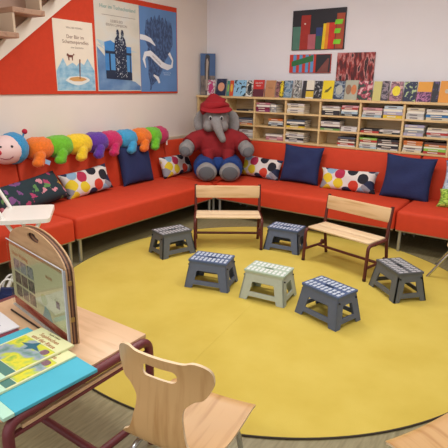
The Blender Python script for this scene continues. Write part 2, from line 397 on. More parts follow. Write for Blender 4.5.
# tall canvas standing in the room corner on the shelf
cc = thing('painting', 'tall narrow blue painting of a pale figure, standing in the room corner', 'painting', (-4.07, 5.285, 1.3595), R(40))
obj('canvas', BX(0, 0.20, -0.018, 0, 0, 0.53, bev=0.002), mat('41608e', 0.6, var=0.12, scale=8), cc)
shapes(cc, [('brown_ground', q(0.003,0.197,0.003,0.25), ramp_mat('reeds', [(0.3,'4a4248'),(0.5,'6f6662'),(0.7,'8c8078')], 'noise', 20, (3,1,0.6), 0.7, 'LINEAR')),
  ('dark_tree', [(0.06,0.2),(0.12,0.2),(0.125,0.5),(0.10,0.52),(0.07,0.51),(0.055,0.4)], '3b3a40'), ('pale_figure', [(0.07,0.06),(0.1,0.06),(0.1,0.3),(0.11,0.42),(0.095,0.47),(0.08,0.45),(0.075,0.3)], 'a99a8e')], 0.018)

# ------------------------------------------------------------------ bookcase behind the sofa
YF = 5.22; YB = 5.465
BAY = [-4.06, -3.60, -3.17, -2.735, -2.29, -1.82, -1.355, -0.89, -0.43]
LV = [0.835, 1.005, 1.172]
bc = thing('bookcase', 'long low light wood bookcase with open bays behind the red sofa', 'bookcase', (0, 0, 0))
obj('top_board', BX(-4.08, -0.40, YF-0.012, YB, 1.332, 1.358, bev=0.003), SHELFW, bc)
obj('back_panel', BX(-4.08, -0.40, YB-0.012, YB-0.002, 0.02, 1.332), SHELFIN, bc)
for x in BAY: obj('divider', BX(x-0.011, x+0.011, YF, YB-0.012, 0.06, 1.332, bev=0.002), SHELFW, bc)
for a, b in zip(BAY, BAY[1:]):
    for z in [0.06, 0.4] + LV:
        obj('shelf_board', BX(a+0.011, b-0.011, YF+0.003, YB-0.012, z-0.011, z+0.009, bev=0.002), SHELFW, bc)
obj('plinth', BX(-4.06, -0.42, YF+0.03, YB-0.02, 0, 0.05), SHELFIN, bc)

CN = {'maroon':'7c1f3c','purple':'6d2f72','plum':'8c3b68','white':'cfcbc8','grey':'8d8f92','slate':'4c5868','orange':'d0753a','dark':'2c2b32','cream':'d2c6aa','yellow':'d8b934','pink':'cf9aa0','red':'b23a34','light blue':'a4bccb','lavender':'a9a4bd','green':'6fa45a','lime':'8fc24c','blue':'2f6fa8','brown':'5a4038','rose':'b5707c','dusty grey':'b5b4b0','pale blue':'b8c8d2','tan':'c2a67c','olive':'8a8a48'}
def lying_book(color, x0, x1, z, t, lab, grp, yo=0.0, d=0.17, pages_out=False):
    w = x1-x0; o = thing('book', lab, 'book', ((x0+x1)/2, YF+0.012+yo, z), random.uniform(-0.03, 0.03), group=grp)
    m = mat(CN[color], 0.5, var=0.06, scale=25); c = 0.0025
    b = BX(-w/2, w/2, 0, d, 0, c); box(b, -w/2, w/2, 0, d, t-c, t)
    if pages_out: box(b, -w/2, w/2, d-c, d, c, t-c)
    else: box(b, -w/2, w/2, 0, c, c, t-c)
    obj('cover', b, m, o)
    p = BX(-w/2+0.003, w/2-0.003, 0.003 if pages_out else c, d-c, c, t-c)
    obj('pages', p, PAPER, o)
    if not pages_out and t > 0.018:
        obj('spine_title', BX(-w*0.3, w*0.15, -0.0006, 0.0, t*0.3, t*0.68), mat('d8d2c4' if color not in ('white','cream','pink','light blue','pale blue','dusty grey') else '6c6468', 0.6), o)
    return o
ORD = ['bottom', 'second from bottom', 'third from bottom', 'fourth from bottom', 'fifth from bottom', 'sixth from bottom']
def stack(desc, x0, x1, level, cols, ts=None):
    z = LV[level] + 0.0095; n = len(cols); prev = z
    for i, c in enumerate(cols):
        t = ts[i] if ts else 0.026
        j = random.uniform(-0.006, 0.006)
        pos = ORD[i] if i < n-1 else 'topmost'
        if n == 1: lab = f'{c} book lying alone {desc}'
        else: lab = f'{c} book {pos} in stack {desc}'
        lying_book(c, x0+j, x1+j, z, t, lab, 'books lying in the bookcase bays', yo=random.uniform(0, 0.012), pages_out=(i % 3 == 2))
        z += t + 0.0004
T_, M_, B_ = 2, 1, 0
stack('in top bay right of plush cap', -3.44, -3.26, T_, ['dark'], [0.018])
stack('in middle bay right of elephant ear', -3.41, -3.20, M_, ['orange','grey','purple','slate'], [0.02,0.024,0.016,0.018])
stack('in lowest bay behind elephant shoulder', -3.40, -3.19, B_, ['dusty grey','white','pale blue','white'], [0.026,0.026,0.024,0.026])
stack('in top bay under red standing book', -3.155, -2.96, T_, ['plum','maroon','purple','rose'], [0.028,0.028,0.03,0.022])
stack('in top bay under tan standing book', -2.95, -2.87, T_, ['dusty grey','grey','pale blue'], [0.03,0.03,0.03])
stack('in middle bay below the plum stack', -2.97, -2.77, M_, ['dark','pale blue','brown','orange'], [0.022,0.022,0.022,0.022])
stack('in lowest bay just left of navy cushion', -3.00, -2.76, B_, ['rose','pink','white'], [0.024,0.024,0.022])
stack('in top bay under light grey book', -2.72, -2.50, T_, ['cream','white','tan','cream','white'], [0.022,0.024,0.02,0.024,0.02])
stack('in middle bay directly under the cream stack', -2.72, -2.48, M_, ['yellow','dark','grey','slate'], [0.024,0.022,0.026,0.018])
stack('in lowest bay above middle navy cushion', -2.72, -2.48, B_, ['white','dark','dark','white','cream'], [0.024,0.026,0.022,0.024,0.02])
stack('in top bay under bright yellow book', -2.27, -2.06, T_, ['dark','dark','cream','white','brown'], [0.03,0.022,0.024,0.022,0.012])
stack('in top bay under two-faces book', -2.04, -1.85, T_, ['dark','light blue','white','red','pink'], [0.024,0.024,0.022,0.02,0.022])
stack('in middle bay below bright yellow book', -2.28, -2.05, M_, ['green','dark','rose','white','dark'], [0.022,0.018,0.026,0.028,0.014])
stack('in middle bay below two-faces book', -2.035, -1.85, M_, ['white','white'], [0.025,0.025])
stack('in lowest bay below two-faces book', -2.06, -1.86, B_, ['white','red','dark','brown','slate'], [0.018,0.022,0.022,0.022,0.018])
stack('in top bay under dark green book', -1.80, -1.59, T_, ['light blue','white','rose','pink'], [0.028,0.024,0.022,0.024])
stack('in top bay under dark purple book', -1.57, -1.37, T_, ['yellow','lavender','light blue','pale blue'], [0.034,0.032,0.03,0.03])
stack('in middle bay below dark green book', -1.80, -1.60, M_, ['red','dark'], [0.022,0.02])
stack('in middle bay below dark purple book', -1.595, -1.38, M_, ['dark','white'], [0.02,0.022])
stack('in lowest bay below dark green book', -1.80, -1.61, B_, ['light blue','white','green','red','lime'], [0.022,0.024,0.024,0.022,0.02])
stack('in lowest bay below dark purple book', -1.60, -1.38, B_, ['white','dark','slate','brown','dark'], [0.02,0.026,0.022,0.022,0.02])
stack('in top bay under navy lettered book', -1.335, -1.16, T_, ['white','dusty grey','white','cream'], [0.03,0.028,0.03,0.026])
stack('in top bay under large orange book', -1.14, -0.905, T_, ['cream','blue','cream','white'], [0.028,0.028,0.026,0.024])
stack('in middle bay below navy lettered book', -1.335, -1.14, M_, ['lavender','grey','light blue','lavender'], [0.03,0.028,0.028,0.024])
stack('in middle bay below large orange book', -1.11, -0.905, M_, ['dusty grey','red','lavender','cream'], [0.022,0.022,0.024,0.022])
stack('in lowest bay below navy lettered book', -1.33, -1.14, B_, ['cream','white','cream','orange','orange'], [0.024,0.024,0.024,0.024,0.02])
stack('in lowest bay below large orange book', -1.12, -0.905, B_, ['red','lime','lime','orange','brown'], [0.026,0.024,0.022,0.022,0.018])

# standing books along the top
def noisy(a, b, c, sc=18): return ramp_mat('cover_art', [(0.0, a), (0.46, a), (0.47, b), (0.56, c)], 'noise', sc, (1, 1, 1), 0.5, 'CONSTANT', 2)
SB = [(-3.955,-3.84,0.20,'white and pink picture book', noisy('d8d4d4','b83a78','d8d4d4'), ['c03a7a']),
 (-3.81,-3.65,0.215,'dark blue book with a pale orange face', noisy('1f2a48','1f2a48','3a3a58'), ['e0a080']),
 (-3.638,-3.595,0.19,'narrow teal green book', mat('4c8a80',0.5), ['8fb85a']),
 (-3.59,-3.535,0.195,'orange red book with a yellow patch', mat('d0502c',0.5), ['e2b440']),
 (-3.53,-3.345,0.20,'light blue book with black figures', noisy('8fc0e0','8fc0e0','22262e',22), []),
 (-3.335,-3.245,0.195,'white book with a black sketch', noisy('dcdcd8','26282c','dcdcd8',20), ['2a2a2e']),
 (-3.235,-3.085,0.205,'bright red book with a maroon lower half', mat('c02c2a',0.5), []),
 (-3.06,-2.925,0.20,'tan cardboard coloured book', mat('b5835c',0.5,var=0.08), []),
 (-2.915,-2.862,0.19,'mauve and brown book', noisy('9c6a70','5c3a40','c09a88'), []),
 (-2.86,-2.805,0.195,'black book with yellow letters', noisy('2a2a26','dcc42c','2a2a26',24), ['e0c82c']),
 (-2.80,-2.695,0.20,'blue grey book with a vignette', noisy('5c7c98','8fa4b4','46586c'), []),
 (-2.67,-2.585,0.205,'light grey book with dark script', noisy('a8a8a6','4a4a4c','c4c4c0',24), []),
 (-2.56,-2.515,0.20,'thin near black book', mat('26242c',0.4), []),
 (-2.51,-2.415,0.205,'cream book with a yellow bottom', mat('d9d3c4',0.5), []),
 (-2.41,-2.315,0.20,'black book with small white print', noisy('22222a','22222a','9c9ca0',26), []),
 (-2.31,-2.175,0.205,'bright yellow book with a dark motif', mat('e0c81e',0.5), []),
 (-2.17,-2.045,0.20,'dark blue book with a pale oval picture', noisy('2c3c58','8c98a4','3c4c68'), ['a8aca8']),
 (-2.04,-1.895,0.21,'grey green book with two orange faces', mat('a8a898',0.5), ['c87848','8c6a50']),
 (-1.89,-1.735,0.205,'dark green book with red patches', noisy('24382e','a03850','d8a8ac'), []),
 (-1.72,-1.635,0.20,'pale yellow green book', mat('c4bc74',0.5), []),
 (-1.63,-1.555,0.205,'dark purple book with lighter patches', noisy('3c3444','8c7c88','2a2430'), []),
 (-1.54,-1.415,0.20,'mauve book with a large yellow patch', noisy('a87888','6c4a5c','c8a0a0'), ['e6d42c']),
 (-1.40,-1.275,0.20,'navy book with green and white lettering', noisy('22284a','22284a','a8bc8c',24), []),
 (-1.265,-1.125,0.20,'orange book with a purple lower half', mat('dc9a34',0.5), []),
 (-1.12,-1.06,0.205,'black book with a violet stripe', noisy('20202c','20202c','5c4a7c'), []),
 (-1.05,-0.885,0.21,'large orange book with a small emblem', mat('dc9438',0.5), [])]
for i, (x0, x1, h, lab, m, patches) in enumerate(SB):
    last = i == len(SB)-1; w = x1-x0
    t = thing('book', lab + ' standing atop the bookcase', 'book', ((x0+x1)/2, 5.275 - (0.02 if last else 0), 1.3585), group='picture books standing along the bookcase top', rot=(R(-9), 0, R(random.uniform(-3, 3))))
    obj('cover', BX(-w/2, w/2, 0, 0.003, 0, h), m, t)
    b = BX(-w/2+0.002, w/2-0.002, 0.003, 0.018, 0.002, h-0.002); obj('pages', b, PAPER, t)
    obj('back_cover', BX(-w/2, w/2, 0.018, 0.021, 0, h), m, t)
    for k, c in enumerate(patches):
        ww = w*(0.34 if len(patches) == 1 else 0.22); cx = 0 if len(patches) == 1 else (-w*0.22 if k else w*0.2)
        e = [(cx+ww*math.cos(2*PI*j/14), h*0.52+h*0.26*math.sin(2*PI*j/14)) for j in range(14)]
        poly('cover_picture', e, mat(c, 0.5, var=0.15, scale=40), t, 0.0002)
    if 'maroon lower' in lab:
        poly('cover_panel', q(-w/2, w/2, 0, h*0.45), mat('5c2230', 0.5), t, 0.0002)
        text('cover_title', 'DAS ROTE', 0.022, WHITE, t, (0, -0.0012, h*0.78)); text('cover_title', 'BUCH', 0.022, WHITE, t, (0, -0.0012, h*0.62))
    if 'tan cardboard' in lab:
        text('cover_title', 'Wald', 0.03, mat('7c4c34', 0.6), t, (0, -0.0012, h*0.5))
    if 'yellow bottom' in lab:
        poly('cover_panel', q(-w/2, w/2, 0.015, h*0.4), mat('cfae2c', 0.5), t, 0.0002); poly('cover_band', q(-w/2, w/2, h*0.4, h*0.47), BLACK, t, 0.0004)
    if 'yellow book' in lab:
        poly('cover_picture', [(-0.04,0.07),(0.0,0.075),(0.045,0.13),(0.03,0.14),(0,0.11),(-0.03,0.10)], mat('6c6420', 0.5), t, 0.0002)
    if 'purple lower' in lab:
        poly('cover_panel', q(-w/2, w/2, 0, h*0.5), noisy('4c2450', 'b0709c', '4c2450', 30), t, 0.0002)
    if 'emblem' in lab:
        poly('cover_emblem', rrect(-0.03, 0.03, 0.09, 0.13, 0.015), mat('b8b0a0', 0.5), t, 0.0002)

# ------------------------------------------------------------------ red corner sofa, built of modules
def seat_bm(L, d=0.73):
    bm = BX(0.003, L-0.003, 0, d, 0.222, 0.405)
    es = [e for e in bm.edges if all(v.co.z > 0.4 for v in e.verts)] + [e for e in bm.edges if abs(e.verts[0].co.z-e.verts[1].co.z) > 0.1]
    bmesh.ops.bevel(bm, geom=es, offset=0.035, segments=5, affect='EDGES', profile=0.5)
    return bm
def back_bm(L, y=0.72, x0=0.003):
    bm = bmesh.new(); vs = []
    pr = [(y-0.012, 0.385), (y+0.10, 0.385), (y+0.095, 0.825), (y+0.045, 0.825)]
    for x in (x0, L-0.003): vs.append([bm.verts.new((x, a, b)) for a, b in pr])
    for k in range(4): bm.faces.new((vs[0][k], vs[0][(k+1) % 4], vs[1][(k+1) % 4], vs[1][k]))
    bm.faces.new(vs[0]); bm.faces.new(vs[1])
    bmesh.ops.bevel(bm, geom=list(bm.edges), offset=0.018, segments=3, affect='EDGES', profile=0.5)
    return bm
def sofa(label, loc, rz, L, d=0.73):
    t = thing('sofa', label, 'sofa', loc, rz, 'red modules of the corner sofa')
    obj('seat', seat_bm(L, d), SOFA, t, smooth=True); obj('backrest', back_bm(L, d-0.01), SOFA, t, smooth=True)
    obj('seat_rail', BX(0.01, L-0.01, 0.012, d-0.03, 0.205, 0.222, bev=0.003), mat('a89c84', 0.5, 0.3), t)
    for x in (0.05, L-0.05):
        for y in (0.035, d-0.08):
            obj('leg', TB([(x, y, 0), (x, y, 0.206)], 0.016, 12), STEEL, t, smooth=True)
    return t
sofa('red sofa module on the left wall beside the white folding stool', (-3.185, 0.43, 0), R(90), 2.0)
sofa('long red sofa module on the left wall below the plush caterpillar', (-3.185, 2.435, 0), R(90), 1.97)
sofa('long red sofa module in front of the bookcase, behind the benches', (-3.18, 4.41, 0), 0, 2.065, 0.72)
sofa('red sofa module at the right end of the bookcase', (-1.11, 4.41, 0), 0, 2.0, 0.72)
co = thing('sofa', 'square red corner sofa module carrying the plush elephant', 'sofa', (-3.185, 4.41, 0), 0, 'red modules of the corner sofa')
bm = BX(-0.735, -0.003, 0.003, 0.72, 0.222, 0.405)
bmesh.ops.bevel(bm, geom=[e for e in bm.edges if all(v.co.z > 0.4 for v in e.verts)], offset=0.02, segments=4, affect='EDGES')
obj('seat', bm, SOFA, co, smooth=True)
obj('backrest', back_bm(0.0, 0.71, x0=-0.80), SOFA, co, smooth=True)
o = obj('backrest', back_bm(0.72, 0.72), SOFA, co, smooth=True); o.rotation_euler = (0, 0, R(90))
obj('seat_rail', BX(-0.72, -0.015, 0.015, 0.7, 0.205, 0.222), mat('a89c84', 0.5, 0.3), co)
for x, y in ((-0.05, 0.05), (-0.68, 0.05), (-0.05, 0.65), (-0.68, 0.65)):
    obj('leg', TB([(x, y, 0), (x, y, 0.206)], 0.016, 12), STEEL, co, smooth=True)

# ------------------------------------------------------------------ cushions
def pillow_bm(w, h, t, n=22, crease=0.0, seed=0):
    bm = bmesh.new(); rows = {}
    for side in (1, -1):
        g = []
        for i in range(n+1):
            row = []
            for j in range(n+1):
                u = -1+2*i/n; v = -1+2*j/n
                edge = (i in (0, n)) or (j in (0, n))
                if side == -1 and edge: row.append(rows[(i, j)]); continue
                f = ((1-u**4)*(1-v**4))**0.5
                x = u*w/2*(1-0.09*(1-v*v)*abs(u)**3); z = v*h/2*(1-0.09*(1-u*u)*abs(v)**3)
                p = Vector((x, -side*t/2*f, z))
                p.y += side*crease*noise.noise(Vector((x*6+seed, z*9, seed)))*f
                vtx = bm.verts.new(p); row.append(vtx)
                if edge: rows[(i, j)] = vtx
            g.append(row)
        for i in range(n):
            for j in range(n):
                bm.faces.new((g[i][j], g[i+1][j], g[i+1][j+1], g[i][j+1]))
    return bm
def cushion(label, loc, rz, w, h, t, m, lean, roll=0, group=None, seed=0, name='cushion'):
    # loc is the middle of the lower edge; the cushion leans back by «lean» degrees
    o = obj(name, pillow_bm(w, h, t, crease=0.016, seed=seed), m, smooth=True, angle=80)
    M = Matrix.Translation(loc) @ Matrix.Rotation(R(rz), 4, 'Z') @ Matrix.Rotation(R(-lean), 4, 'X') @ Matrix.Rotation(R(roll), 4, 'Y') @ Matrix.Translation((0, 0, h/2))
    o.matrix_world = M
    return tag(o, label, 'cushion', group)
DOT = ramp_mat('dotted_fabric', [(0.0,'1e2748'),(0.3,'d9c22a'),(0.42,'b0284c'),(0.5,'1b1b28'),(0.62,'86aac6'),(0.7,'1e2748'),(0.84,'c83c28'),(0.92,'8c8c96')], 'dots', 8.2, (1,1,1), 0.85, base='d8d2ce', thresh=0.46, rnd=0.9, warp=0.02)
FLOR = ramp_mat('floral_fabric', [(0.0,'a83c66'),(0.3,'7a4a80'),(0.5,'d08a98'),(0.65,'c8963c'),(0.8,'5c8a50')], 'dots', 9, (1,1,1), 0.9, base='22343c', thresh=0.27, rnd=1.0, warp=0.16)
# voronoi 2D uses object x, y: turn the pattern so it lies on the cushion face
for m_ in (DOT, FLOR):
    for nd in m_.node_tree.nodes:
        if nd.bl_idname == 'ShaderNodeMapping': nd.inputs['Rotation'].default_value = (R(90), 0, 0)
DG = 'dotted cushions'; NG = 'square navy cushions'
cushion('square navy cushion on the left sofa below the plush caterpillar', (-3.82, 3.83, 0.40), 92, 0.50, 0.46, 0.13, NAVY, 14, 1, NG, 1)
cushion('dotted cushion lying beside the dark floral cushion on the left sofa', (-3.80, 3.12, 0.405), 88, 0.60, 0.27, 0.13, DOT, 20, -5, DG, 2)
cushion('dotted cushion on the left sofa touching the plush elephant', (-3.80, 4.50, 0.405), 96, 0.62, 0.26, 0.13, DOT, 18, 0, DG, 3)
cushion('dark green floral cushion on the left sofa behind the white stool', (-3.70, 2.46, 0.415), 96, 0.78, 0.30, 0.15, FLOR, 38, -6, None, 4)
cushion('square navy cushion in the middle of the back sofa', (-2.40, 4.99, 0.40), 0, 0.50, 0.445, 0.13, NAVY, 13, 1, NG, 5)
cushion('dotted cushion on the back sofa touching the plush elephant', (-2.93, 4.98, 0.405), -2, 0.57, 0.26, 0.13, DOT, 18, 3, DG, 6)
cushion('dotted cushion between the two navy cushions of the back sofa', (-1.80, 4.95, 0.395), 2, 0.64, 0.245, 0.13, DOT, 18, -1, DG, 7)
cushion('square navy cushion at the right of the back sofa', (-1.195, 4.955, 0.385), 1, 0.50, 0.46, 0.14, NAVY, 13, 2, NG, 8)
PATB = ramp_mat('swirl_fabric', [(0.0,'8fb0cc'),(0.42,'c8d4e0'),(0.5,'6a8cb8'),(0.55,'d8dce4'),(0.62,'9a94b8')], 'noise', 7, (1,1,2), 0.9, 'LINEAR', 2)
PATG = ramp_mat('leafy_fabric', [(0.0,'5c8c30'),(0.45,'a4c848'),(0.52,'4a7428'),(0.58,'b8d860')], 'noise', 16, (1,1,2), 0.9, 'LINEAR', 2)
cushion('pale blue swirl cushion at the right picture edge on the sofa', (-0.63, 5.00, 0.50), 0, 0.46, 0.33, 0.12, PATB, 14, 0, None, 9)
cushion('lime green leafy cushion at the right picture edge, below the pale blue one', (-0.60, 4.83, 0.405), 4, 0.50, 0.20, 0.11, PATG, 40, 0, None, 10)

# ------------------------------------------------------------------ plush caterpillar lying along the sofa back
def plush(col): return mat(col, 0.95, var=0.14, scale=45, bump=0.9, bscale=140, sheen=0.25)
cat = thing('plush_caterpillar', 'long rainbow plush caterpillar with smiling face lying along the sofa back', 'soft toy', (-3.94, 2.4, 0.80))
SEG = [('f07818', 2.655, 2.59, .112), ('6cc020', 2.87, 2.83, .118), ('f2cc1c', 3.105, 3.07, .12), ('5a2a9c', 3.325, 3.29, .115), ('c81860', 3.525, 3.50, .105),
       ('3a9fd0', 3.745, 3.755, .115), ('f07818', 3.985, 3.95, .108), ('6cc020', 4.17, 4.13, .10), ('c0205c', 4.30, 4.28, .085)]
for k, (c, yc, yf, r) in enumerate(SEG):
    bm = bmesh.new(); ball(bm, (0, yc-2.4, 0.105), (0.115, r*1.25, 0.104), 36, 24)
    for vv in bm.verts:
        q_ = (vv.co.y-(yc-2.4))/(r*1.25); vv.co.y = (yc-2.4) + math.copysign(abs(q_)**0.75, q_)*r*1.22
        k_ = 1 + 0.35*(1-math.sqrt(max(0.0, 1-q_*q_)))**1.0
        vv.co.x *= k_; vv.co.z = 0.105 + (vv.co.z-0.105)*k_
    o = obj('body_segment', bm, plush(c), cat, smooth=True, angle=180); fuzz(o.data, 0.008, 30)
    if k < 8:
        b = bmesh.new(); tube(b, [(0.06, yf-2.4+0.03, 0.07), (0.10, yf-2.4+0.01, 0.045), (0.105, yf-2.4-0.01, 0.01), (0.11, yf-2.4-0.02, -0.01)], [0.055, 0.052, 0.049, 0.048], 14)
        ball(b, (0.115, yf-2.4-0.025, -0.008), (0.045, 0.062, 0.042), 18, 12)
        me = blob(b, 0.009, 3); fuzz(me, 0.006, 35); link('foot', me, plush(c), cat)
head = obj('head', ball(bmesh.new(), (0.02, -0.07, 0.125), (0.13, 0.165, 0.125), 40, 26), mat('e6cac8', 0.9, bump=0.3, bscale=150), cat, smooth=True, angle=180)
b = bmesh.new(); ball(b, (0.0, 0.005, 0.13), (0.142, 0.125, 0.14), 40, 26)
hood = obj('hood', b, plush('2f94cc'), cat, smooth=True, angle=180); fuzz(hood.data, 0.006, 40)
for yy in (-0.17, -0.09):
    obj('eye', ball(bmesh.new(), (0.105 if yy < -0.1 else 0.139, yy, 0.165), 0.012, 12, 8), BLACK, head, smooth=True)
obj('nose', ball(bmesh.new(), (0.095, -0.185, 0.12), (0.026, 0.03, 0.026), 14, 10), mat('c0283c', 0.8), head, smooth=True)
obj('mouth', TB([(0.088, -0.19, 0.075), (0.12, -0.15, 0.06), (0.135, -0.115, 0.062), (0.146, -0.09, 0.08)], 0.0035, 6), mat('8c3040', 0.8), head, smooth=True)
obj('antenna', TB([(0.02, 0.09, 0.21), (0.02, 0.115, 0.265)], 0.008, 8), plush('2f94cc'), cat)
obj('antenna_pompom', ball(bmesh.new(), (0.02, 0.12, 0.27), 0.024, 16, 10), mat('b8243c', 0.9, bump=0.5), cat, smooth=True)
obj('wash_tag', BX(0.125, 0.128, 0.255, 0.325, -0.01, 0.03), mat('8fb8dc', 0.6), cat, rot=(R(-25), 0, 0), loc=(0, -0.02, 0.105))
obj('wash_tag', BX(0.085, 0.088, 1.935, 1.955, -0.01, 0.05), mat('e6e6e2', 0.6), cat)

# ------------------------------------------------------------------ plush elephant
GREY = mat('8f8c8c', 0.95, var=0.1, scale=40, bump=0.7, bscale=160)
el = thing('plush_elephant', 'big grey plush elephant in red jacket and blue trousers sitting in the sofa corner', 'soft toy', (-3.44, 4.83, 0.405), R(36))
b = bmesh.new()
ball(b, (0, 0.02, 0.30), (0.20, 0.17, 0.27))                       # trunk of the body
ball(b, (-0.03, -0.03, 0.69), (0.165, 0.155, 0.155))                  # head
ball(b, (-0.115, -0.11, 0.61), (0.075, 0.07, 0.07)); ball(b, (0.05, -0.11, 0.61), (0.075, 0.07, 0.07))  # cheeks
tube(b, [(-0.03, -0.13, 0.68), (-0.025, -0.18, 0.645), (-0.005, -0.215, 0.59), (0.02, -0.23, 0.53), (0.05, -0.24, 0.475)], [0.082, 0.07, 0.056, 0.048, 0.043], 16)
ball(b, (0.052, -0.24, 0.47), 0.043)
for s in (-1, 1):
    tube(b, [(s*0.16, 0, 0.47), (s*0.29-0.02, -0.06, 0.42), (s*0.35-0.02, -0.15, 0.36)], [0.085, 0.085, 0.085], 14)
    ball(b, (s*0.365-0.02, -0.20, 0.345), (0.092, 0.095, 0.095))
    tube(b, [(s*0.13, -0.02, 0.12), (s*0.15, -0.2, 0.11), (s*0.135, -0.38, 0.10)], [0.13, 0.115, 0.105], 16)
    ball(b, (s*0.135, -0.44, 0.11), (0.125, 0.085, 0.108))
link('body', blob(b, 0.014, 5), GREY, el)
for s in (-1, 1):
    e = bmesh.new()
    M = Matrix.Rotation(R(s*-30), 4, 'Z') @ Matrix.Rotation(R(s*-10), 4, 'Y')
    ball(e, (s*0.20-0.02, 0.03, 0.655), (0.095, 0.026, 0.14), 28, 18, M)
    ball(e, (s*0.20-0.01, 0.01, 0.57 if s > 0 else 0.60), (0.06, 0.024, 0.075), 20, 12, M)
    link('ear', blob(e, 0.012, 4), GREY, el)
    obj('sole', ball(bmesh.new(), (s*0.135, -0.505, 0.108), (0.092, 0.024, 0.078), 28, 16), mat('5c5e64', 0.95, bump=0.4, bscale=200), el, smooth=True)
    obj('palm', ball(bmesh.new(), (s*0.375-0.02, -0.275, 0.325), (0.062, 0.03, 0.062), 24, 14), mat('6a6c70', 0.95, bump=0.4, bscale=200), el, smooth=True)
    obj('eye', ball(bmesh.new(), (s*0.066-0.03, -0.176, 0.712), (0.020, 0.012, 0.026), 14, 10), mat('e6e6e6', 0.3), el, smooth=True)
    obj('pupil', ball(bmesh.new(), (s*0.066-0.03, -0.186, 0.708), (0.014, 0.008, 0.020), 14, 10), BLACK, el, smooth=True)
JK = mat('8e1a22', 0.9, var=0.12, scale=10, bump=0.4, bscale=120)
b = bmesh.new()
ball(b, (0, 0.02, 0.36), (0.245, 0.20, 0.23)); ball(b, (0, 0.02, 0.49), (0.19, 0.14, 0.12))
for s in (-1, 1):
    tube(b, [(s*0.12, 0.01, 0.49), (s*0.27-0.01, -0.03, 0.43), (s*0.335-0.02, -0.12, 0.38)], [0.10, 0.112, 0.108], 16)
    # flared jacket tips in front
    tube(b, [(s*0.12, -0.14, 0.32), (s*0.11, -0.19, 0.22), (s*0.10, -0.21, 0.17)], [0.09, 0.055, 0.02], 12)
link('jacket', blob(b, 0.014, 3), JK, el)
TR = mat('1c3c7c', 0.9, var=0.12, scale=10, bump=0.3, bscale=120)
b = bmesh.new(); ball(b, (0, 0.0, 0.15), (0.26, 0.2, 0.15))
for s in (-1, 1):
    tube(b, [(s*0.14, 0.0, 0.135), (s*0.165, -0.17, 0.13), (s*0.16, -0.33, 0.12)], [0.15, 0.14, 0.128], 18)
link('trousers', blob(b, 0.014, 3), TR, el)
HT = mat('9a1620', 0.9, var=0.08, scale=8, bump=0.25, bscale=160)
b = bmesh.new()
tube(b, [(0, -0.02, 0.765), (-0.01, -0.01, 0.80), (-0.01, 0.0, 0.84)], [0.165, 0.185, 0.18], 28)
ball(b, (-0.01, 0.0, 0.845), (0.18, 0.16, 0.05)); tube(b, [(-0.01, 0.0, 0.85), (-0.03, 0, 0.90), (-0.04, 0, 0.975)], [0.165, 0.12, 0.03], 18)
link('cap', blob(b, 0.012, 4), HT, el, loc=(-0.035, 0, 0.012))
b = bmesh.new(); ball(b, (0.01, -0.15, 0.80), (0.19, 0.10, 0.022), 28, 12, Matrix.Rotation(R(22), 4, 'X'))
obj('cap_peak', b, HT, el, smooth=True, angle=180, loc=(-0.035, 0.01, 0.01))

# ------------------------------------------------------------------ folding step stools
A_, B2, H_, SA, SBy = 0.154, 0.105, 0.217, 0.022, 0.027
def make_stool(label, body, top, dots, loc, rz):
    t = thing('step_stool', label, 'step stool', loc, rz, 'folding step stools on the yellow rug')
    bm = bmesh.new()
    hole = rrect(-0.036, 0.036, -0.011, 0.011, 0.009)
    slab(bm, rrect(-A_, A_, -B2, B2, 0.008), 0.014, [hole], fn=lambda u, v, w: (u, v, H_-0.014+w))
    for sgn in (-1, 1):                     # two hinged halves, each with rows of grip dots
        for r_ in range(2):
            for c_ in range(9):
                cx = -A_+0.024 + c_*(2*A_-0.048)/8; cy = sgn*(0.032 + r_*0.040)
                if abs(cx) < 0.045 and r_ == 0: cy = sgn*0.036
                slab(bm, rrect(cx-0.0095, cx+0.0095, cy-0.016, cy+0.016, 0.005, 2), 0.0015, fn=lambda u, v, w: (u, v, H_-0.0002+w), mi=1)
    obj('top_plate', bm, [top, dots], t)
    obj('rim', slab(bmesh.new(), rrect(-A_+0.006, A_-0.006, -B2+0.006, B2-0.006, 0.006), 0.018, [rrect(-A_+0.014, A_-0.014, -B2+0.014, B2-0.014, 0.006)], fn=lambda u, v, w: (u, v, H_-0.032+w)), body, t)
    z1 = H_-0.02
    def side(sgn):   # long side: splayed panel with window and arched foot notch
        a0, a1 = A_+SA, A_-0.008
        w = lambda z: a0 + (a1-a0)*z/z1
        out = [(-a0, 0), (-a0+0.060, 0), (-a0+0.070, 0.030), (a0-0.070, 0.030), (a0-0.060, 0), (a0, 0), (a1, z1), (-a1, z1)]
        win = [(-0.098, 0.062), (0.098, 0.062), (0.084, 0.130), (0.076, 0.137), (-0.076, 0.137), (-0.084, 0.130)]
        return slab(bmesh.new(), out, 0.010, [win], fn=lambda u, v, ww: (u, sgn*(B2+SBy - (SBy+0.008)*v/z1 - ww), v))
    def end(sgn):
        b0, b1 = B2+SBy, B2-0.008
        out = [(-b0, 0), (-b0+0.045, 0), (-b0+0.055, 0.03), (b0-0.055, 0.03), (b0-0.045, 0), (b0, 0), (b1, z1), (-b1, z1)]
        win = [(-0.062, 0.062), (0.062, 0.062), (0.046, 0.145), (-0.046, 0.145)]
        return slab(bmesh.new(), out, 0.010, [win], fn=lambda u, v, ww: (sgn*(A_+SA - (SA+0.008)*v/z1 - ww), u, v))
    for s in (-1, 1):
        obj('side_panel', side(s), body, t); obj('end_panel', end(s), body, t)
        for sy in (-1, 1):
            obj('hinge', TB([(s*(A_-0.002), sy*(B2-0.02), H_-0.045), (s*(A_+0.006), sy*(B2-0.02), H_-0.045)], 0.006, 8), BLACK, t)
    return t
BD = mat('59647c', 0.55, var=0.05, scale=30); BT = mat('4a5e84', 0.5); DD = mat('c0cad8', 0.5)
